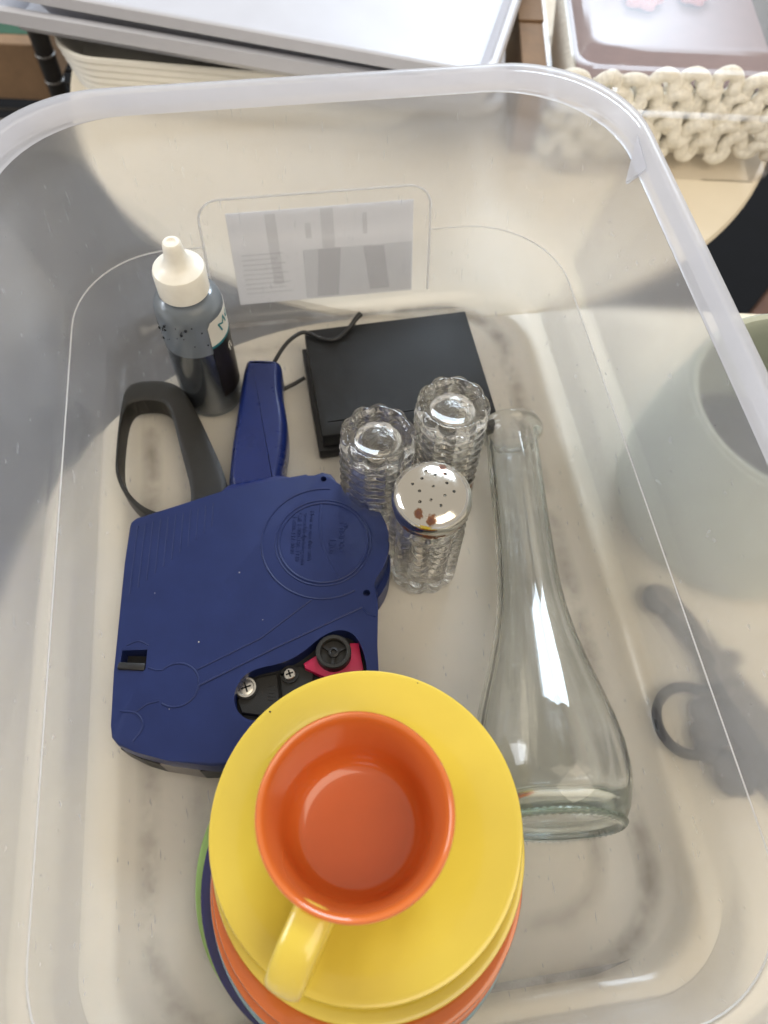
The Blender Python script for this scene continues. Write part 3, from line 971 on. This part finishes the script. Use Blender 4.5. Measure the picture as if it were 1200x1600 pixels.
inp = [(16.6, 235.2), (14.8, 231.5), (13.7, 226), (13.6, 220), (13.6, 200), (13.7, 170), (14.1, 145), (15.1, 124), (16.9, 108), (19.8, 92), (23.9, 76), (28.1, 62), (31.9, 48), (34.2, 36), (34.9, 26), (34.5, 20), (33.0, 14), (28.5, 9.5), (17, 8.2), (0, 7.8)]
no_ = len(outp)


def vfn(r, z, a, k):
    if k < no_:
        if 5 <= k <= 7:
            return (r + 0.45 * math.sin(56 * a), z + (0.5 * math.sin(56 * a) if k == 5 else 0))
        if z > 8 and z < 224:
            e = min(1, (z - 8) / 30, (224 - z) / 30)
            return (r + e * 0.45 * (abs(math.cos(5 * a)) - .6), z)
        return (r, z)
    if 12 < z < 222:
        return (r + 0.55 * (abs(math.cos(5 * a + .3)) - .6), z)
    return (r, z)


mk('glass_body', lathe(outp + inp, 168, vfn), 'glass', vas, smooth=60)

# ================================================================== SAUCERS AND CUP


def saucer_mesh(mat):
    prof = [(0, -8.9), (14, -8.8), (27, -8.6), (31, -8.2), (36, -6.7), (46, -3.6), (56, -1.2), (63, -0.1), (65, 0.2), (66.1, -0.1), (66.5, -1.0), (66.2, -2.0), (65.2, -2.7),
            (58, -4.3), (48, -7.2), (38, -11.0), (31, -14.0), (28.6, -15.0), (28.2, -17), (26.4, -17), (25.8, -14.6), (0, -13.4)]
    bm = lathe(prof, 128)
    bmesh.ops.recalc_face_normals(bm, faces=bm.faces)
    bmesh.ops.scale(bm, vec=(MM, MM, MM), verts=bm.verts)
    me = bpy.data.meshes.new('saucer'); bm.to_mesh(me); bm.free()
    finish(me, mat, 50)
    return me


gs = 'stack of coloured saucers'
for (x, y, z, r, mat, lab_) in ((-11.5, 24.6, 17.1, 68.2, 'green', 'green glazed saucer at the bottom of the stack'),
                                (-7.0, 21.5, 25.9, 68.0, 'navy', 'dark navy glazed saucer second from the bottom of the stack'),
                                (-1.0, 20.2, 34.7, 67.4, 'lightblue', 'light blue glazed saucer between the navy and orange ones'),
                                (-1.0, 22.6, 43.5, 66.8, 'orange', 'lower of the two orange saucers resting on the light blue one'),
                                (0.0, 26.2, 52.3, 66.3, 'orange', 'upper of the two orange saucers directly under the yellow ones'),
                                (0.0, 34.4, 61.2, 65.9, 'yellow', 'lower of the two yellow saucers resting on the orange saucer'),
                                (-1.3, 40.4, 70.0, 65.2, 'yellow', 'topmost yellow saucer of the stack carrying the cup')):
    o = link('saucer', saucer_mesh(mat), None, (x, y, z))
    o.scale = (r / 66.5, r / 66.5, 1)
    tag(o, lab_, 'saucer', gs)

top_saucer = [o for o in bpy.data.objects if o.get('label', '').startswith('topmost yellow saucer')][0]
for (x, y, z, r_) in ((-46, 45, .15, .45), (20.5, 61.3, .1, .35), (50, -30, -1.4, .3), (-30, -52, -.9, .3)):
    bm = bmesh.new(); bmesh.ops.create_icosphere(bm, subdivisions=1, radius=r_)
    bmesh.ops.scale(bm, vec=(1.3, 1, .4), verts=bm.verts)
    mk('glaze_speck', bm, 'label_black', top_saucer, loc=(x, y, z))
cup = thing('tea_cup', 'two tone cup, orange inside and yellow outside, on the yellow saucers', 'cup', (-5.4, 38.9, 61.3))
ro = [(0, 3), (19, 3), (20, 0), (22, 0), (23.2, 2.2), (27.2, 7), (30.2, 14), (32.0, 22), (33.4, 32), (34.8, 42), (35.9, 49.5), (36.1, 50.8)]
ri = [(36.1, 50.9), (36.5, 52.2), (36.4, 53.4), (35.7, 54.1), (34.7, 53.9), (33.9, 52.8), (33.1, 50), (31.9, 42), (30.4, 32), (29.3, 22), (28.4, 15.2), (27.2, 11.8), (25.6, 9.5), (23.6, 8.1), (20.8, 7.3), (12, 7.0), (0, 7.0)]
mk('cup_outside', lathe(ro + [(35.2, 50.8), (34.0, 42), (32.6, 32), (31.2, 22), (29.4, 14), (26.4, 7.6), (22.5, 4.6), (0, 4.4)], 96), 'yellow', cup, smooth=50)
mk('cup_inside', lathe(ri + [(0, 4.7), (22.3, 4.9), (26.2, 7.9), (29.2, 14.2), (31.0, 22), (32.4, 32), (33.8, 42), (35.0, 50.9)], 96), 'orange', cup, smooth=50)
hd = Vector((-28.5 + 5.4, -20 - 38.9, 0)).normalized()
hpth = [(33.0, 46.5), (40, 47.5), (49, 46.5), (56.5, 42), (60.5, 34), (59, 25), (52, 18), (43, 13.5), (31.5, 11.5)]
path = spline([(hd.x * r, hd.y * r, z) for r, z in hpth], 6)
bm = bmesh.new()
side = Vector((-hd.y, hd.x, 0))
rows = []
for i, p in enumerate(path):
    t = (path[min(i + 1, len(path) - 1)] - path[max(i - 1, 0)]).normalized()
    nrm = t.cross(side).normalized()
    row = []
    for k in range(20):
        a = 2 * PI * k / 20
        cx_, sy_ = math.cos(a), math.sin(a)
        ex = math.copysign(abs(cx_) ** 0.75, cx_); ey = math.copysign(abs(sy_) ** 0.75, sy_)
        row.append(bm.verts.new(p + side * (7.2 * ex) + nrm * (3.2 * ey)))
    rows.append(row)
for a, b in zip(rows, rows[1:]):
    ring_faces(bm, a, b)
bm.faces.new(rows[0][::-1]); bm.faces.new(rows[-1])
mk('handle', bm, 'yellow', cup, smooth=60)

# ================================================================== BACKGROUND: TRAYS AND DISHES ON THE FAR TABLE


def nested_tray(name, label, corner, yaw, L_, W_, zf, zr, mat='white_tray', group=None, R=14, flare=7, flange=7, skirt=5, lip=2.2):
    hx, hy = L_ / 2, W_ / 2
    cx_ = corner[0] - hx * math.cos(yaw) - hy * math.sin(yaw)
    cy_ = corner[1] - hx * math.sin(yaw) + hy * math.cos(yaw)
    t = thing(name, label, 'tray', (cx_, cy_, zf), (0, 0, yaw), group)
    d = zr - zf
    f = flare + flange
    inn = [rr(hx - f - 5, hy - f - 5, R, 1.5), rr(hx - f, hy - f, R, 2.2), rr(hx - f + 1, hy - f + 1, R, 5), rr(hx - flange - .6, hy - flange - .6, R, d - 1.4)]
    mk('tray_body', loft(inn + [rr(hx - flange, hy - flange, R, d - .6), rr(hx - flange + .3, hy - flange + .3, R, d - 2), rr(hx - f + 2.4, hy - f + 2.4, R, 4),
                                rr(hx - f + 1, hy - f + 1, R, .6), rr(hx - f - 3, hy - f - 3, R, 0)], True, True), mat, t)
    rim_ = [rr(hx - flange + .2, hy - flange + .2, R, d - .6), rr(hx - flange + 1, hy - flange + 1, R, d + lip - .6), rr(hx - flange + 2.2, hy - flange + 2.2, R, d + lip), rr(hx - 1.5, hy - 1.5, R, d + lip - .4),
            rr(hx - .3, hy - .3, R, d + lip - 1.4), rr(hx, hy, R, d - skirt), rr(hx - 1.2, hy - 1.2, R, d - skirt), rr(hx - 2, hy - 2, R, d - 1.2), rr(hx - flange + 1.5, hy - flange + 1.5, R, d - 2.2)]
    mk('tray_rim', loft(rim_, closed_loop=True), mat, t, smooth=45)
    return t


gt = 'white plastic trays stacked behind the tote'
nested_tray('plastic_tray', 'lower white plastic tray resting on the ribbed white dishes', (60, 533), math.radians(-11.6), 409, 270, 49, 73, group=gt, flare=12, skirt=9)
nested_tray('plastic_tray', 'upper white plastic tray with lavender white floor, on top of the stack', (63, 527), math.radians(-12.8), 380, 262, 66, 89.7, group=gt, flare=10, skirt=7)
nested_tray('plastic_tray', 'grey white tray edge sticking out to the right under the white trays', (78, 560), math.radians(-3), 150, 200, 28, 46, 'white_tray', group=gt, flare=8)

DY = math.radians(-4)
for i in range(6):
    zr = 46 - i * 5.6
    t = nested_tray('oblong_dish', 'topmost ribbed white plastic dish of the nested stack' if i == 0 else
                    ['second', 'third', 'fourth', 'fifth', 'lowest'][i - 1] + ' nested white plastic dish counted down from the stack top',
                    (22, 580 + i * 0.3), DY, 313 - i * 1.6, 160 - i * 1.6, zr - 21.8, zr, 'white_dish', 'nested white oblong dishes', R=42, flare=10, flange=3.2, skirt=3.6, lip=1.2)
    t['category'] = 'dish'

# brown box between trays and container
bb = thing('cardboard_box', 'brown cardboard box standing between the trays and the clear container', 'cardboard box', (104, 680, -6))
mk('box_body', box(-12, 8, -100, 90, 0, 62, .8, 1), 'card', bb)
mk('box_flap', box(-12.4, 8.4, -20, 90, 62.2, 64, .4, 1), 'card', bb)

# clear container with knitted piece
cl = thing('clear_container', 'clear plastic hinged container holding cream knitted piece', 'container', (212, 655, -6))
yw = math.radians(1.5)
def crr(z, e=0.0, R=16):
    return rr(92 + z * .08 + e, 100 + z * .08 + e, R, z, 8, 4)
mk('container_base', loft([crr(.8, -3), crr(1.0, -.6), crr(4), crr(60), crr(60.5, 4), crr(59.5, 4.4), crr(59.3, .9), crr(4, .8), crr(0, 0), crr(0, -3)], True, True), 'clam', cl, smooth=45)
mk('container_lid', loft([crr(96.2, -26), crr(95, -20.6), crr(91, -17.8), crr(87.2, -15), crr(87.2, -9.4), crr(83.4, -5.8), crr(61.6, -.6), crr(61.5, 4.2), crr(62.4, 4.2), crr(62.6, 0), crr(84, -5), crr(88, -9), crr(88, -15), crr(92, -17), crr(96, -20), crr(97, -26)], True, True), 'clam', cl, smooth=45)
mk('lid_latch', box(-58, -53, -103.5, -97, 74, 92, .6, 1), 'clam', cl)

kn = thing('knitted_piece', 'cream chunky knitted piece inside the clear container', 'knitting', (212, 655, -4.5))
mk('knit_body', loft([rr(70, 70, 22, 1, 6, 3), rr(80, 76, 24, 8, 6, 3), rr(84, 80, 24, 50, 6, 3), rr(78, 72, 24, 57, 6, 3)]), 'knit', kn, smooth=60)


def stitch_mesh():
    pth_ = spline([(-17, 3, -4), (-13, -2, -7), (-7.5, -4.6, -4), (-6.5, -4, 3), (0, -6.0, 8), (6.5, -4, 3.6), (7.5, -4.6, -3.5), (13, -2, -7), (17, 3, -4)], 5)
    bm = tube(pth_, 5.2, 10)
    bmesh.ops.recalc_face_normals(bm, faces=bm.faces)
    bmesh.ops.scale(bm, vec=(MM, MM, MM), verts=bm.verts)
    me = bpy.data.meshes.new('stitch'); bm.to_mesh(me); bm.free()
    finish(me, 'knit', 80)
    return me


SM = stitch_mesh()
for r_ in range(5):
    for c in range(8):
        x = -82 + c * 23 + (11.5 if r_ % 2 else 0)
        if x > 84:
            continue
        o = link('stitch', SM, kn, (x + random.uniform(-.8, .8), -82 + r_ * 1.5 - 2.0 * math.sin(c * .9), 18 + r_ * 12 + random.uniform(-.8, .8) + 0.02 * x), (random.uniform(-.3, .2), random.uniform(-.22, .22), random.uniform(-.3, .3)))
        o.scale = (random.uniform(.92, 1.15), random.uniform(.85, 1.1), random.uniform(.85, 1.15))
for k, (x, y, r_) in enumerate(((196, 692, 15), (240, 700, 12))):
    bm = bmesh.new()
    rows = lathe([(0, 0), (r_ * .7, 0), (r_, 3), (r_, 7), (r_ * .75, 11), (r_ * .25, 10), (0, 8.5)], 50, lambda r, z, a, k_: (r * (1 + .16 * math.cos(5 * a)), z))
    bm.free()
    o = mk('pink_flower', rows, 'pink', None, (x, y, 57.6))
    tag(o, ['larger pink flower shaped piece on the knitting in the container', 'smaller pink flower shaped piece on the knitting, further right'][k], 'flower')
tag(mk('tissue_sheet', loft([rr(76, 70, 20, 0, 6, 3), rr(79, 73, 20, 2, 6, 3), rr(72, 66, 18, 4, 6, 3)]), 'mauve', None, (214, 655, 53.2)), 'mauve tissue over the knitting in the clear container', 'tissue')

# ================================================================== WIRE SHELF AND PRINTED CARDBOARD (far left)
sh = thing('wire_shelf', 'black wire shelf seen beyond the far table', 'shelf', (-400, 760, -438))
so = (-400, 760, -438)
post = mk('post', tube([(-352, 742, -438), (-352, 742, 30)], 9, 16), 'wire', sh, off=so)
for i in range(12):
    mk('post_ring', lathe([(9.05, -1), (9.7, -.6), (9.7, .6), (9.05, 1)], 20, closed=True), 'wire_grey', post, loc=(-352 - so[0], 742 - so[1], 452 - i * 26))
for z in (-112, -142):
    mk('shelf_rod', tube([(-760, 728, z), (-352, 742, z)], 3.0, 8), 'wire_grey', sh, off=so)
zz = [(-760 + i * 17, 728 + i * 0.58, -112 if i % 2 else -142) for i in range(25)]
mk('shelf_truss', tube(zz, 2.2, 6), 'wire_grey', sh, off=so)
for i in range(12):
    mk('shelf_wire', tube([(-750, 752 + i * 24, -112), (-362, 762 + i * 24, -112)], 1.7, 6), 'wire', sh, off=so)
pb = thing('printed_box', 'brown cardboard box with dark green print on the wire shelf', 'cardboard box', (-470, 850, -110))
mk('box_body', box(-150, 92, -75, 130, 0, 60, 1, 1), 'card', pb)
mk('box_print', prism([(-150, -38), (-60, -38), (-10, -52), (40, -58), (91, -58), (91, -4), (30, -2), (-150, 4)], 60.1, 60.5), 'green_print', pb)
for (x0, x1, y0, y1) in ((-150, 91, 24, 27), (-40, -37, 27, 80), (50, 53, 4, 130), (-150, 50, 84, 87), (-10, -7, 4, 24)):
    mk('box_line', box(x0, x1, y0, y1, 60.1, 60.4), 'line_print', pb)
mk('box_print', box(-120, -60, 30, 60, 60.1, 60.5), 'green_print', pb)

# ================================================================== POT AND IRON PIECE right of the tote
pot = thing('green_pot', 'pale green pot standing outside the tote wall', 'pot', (216, 249, -2.2))
mk('pot_body', lathe([(0, 0), (66, 0), (70.5, 3), (72, 9), (71.5, 30), (68, 62), (63, 88), (60.6, 97), (60.4, 100), (58.6, 101.6), (56.2, 100.4), (55.6, 97), (58, 84), (62, 62), (64, 34), (62, 12), (0, 9)], 96), 'pot', pot, smooth=50)
mk('pot_shade_disc', lathe([(0, 24), (30, 26), (62.5, 23), (62.5, 18), (0, 18)], 48, lambda r, z, a, k: (r, z + 1.5 * math.sin(5 * a + r))), 'pot_shade', pot)  # added dark disc, paints the shaded depth of the pale green interior

ir = thing('iron_hook', 'dark iron ornament with a ring lying outside the tote wall', 'iron ornament', (190, 120, -2.2))
io = (190, 120, -2.2)
mk('bar', prism(smooth_poly([(158, 173), (166, 180), (181, 163), (190, 147), (196, 135), (212, 112), (226, 96), (222, 66), (206, 66), (194, 88), (182, 108), (181, 130), (175, 150)], 2), -2, 7, 2.5, 3), 'iron', ir, off=io)
for (x, y, r_) in ((161, 176, 9.5), (198, 143, 5.5), (177, 112.5, 7.5), (176, 101.0, 8), (184, 106, 8), (188, 80, 12), (177, 92, 8), (208, 84, 11)):
    bm = bmesh.new(); bmesh.ops.create_uvsphere(bm, u_segments=20, v_segments=12, radius=r_)
    bmesh.ops.scale(bm, vec=(1, 1, .55), verts=bm.verts)
    mk('knob', bm, 'iron', ir, loc=(x - io[0], y - io[1], r_ * .55 + .1))
mk('ring', tube([(x, y, 3.2) for x, y in circle(168.8, 106.8, 18.2, 56)], 2.8, 12, True), 'iron', ir, off=io)
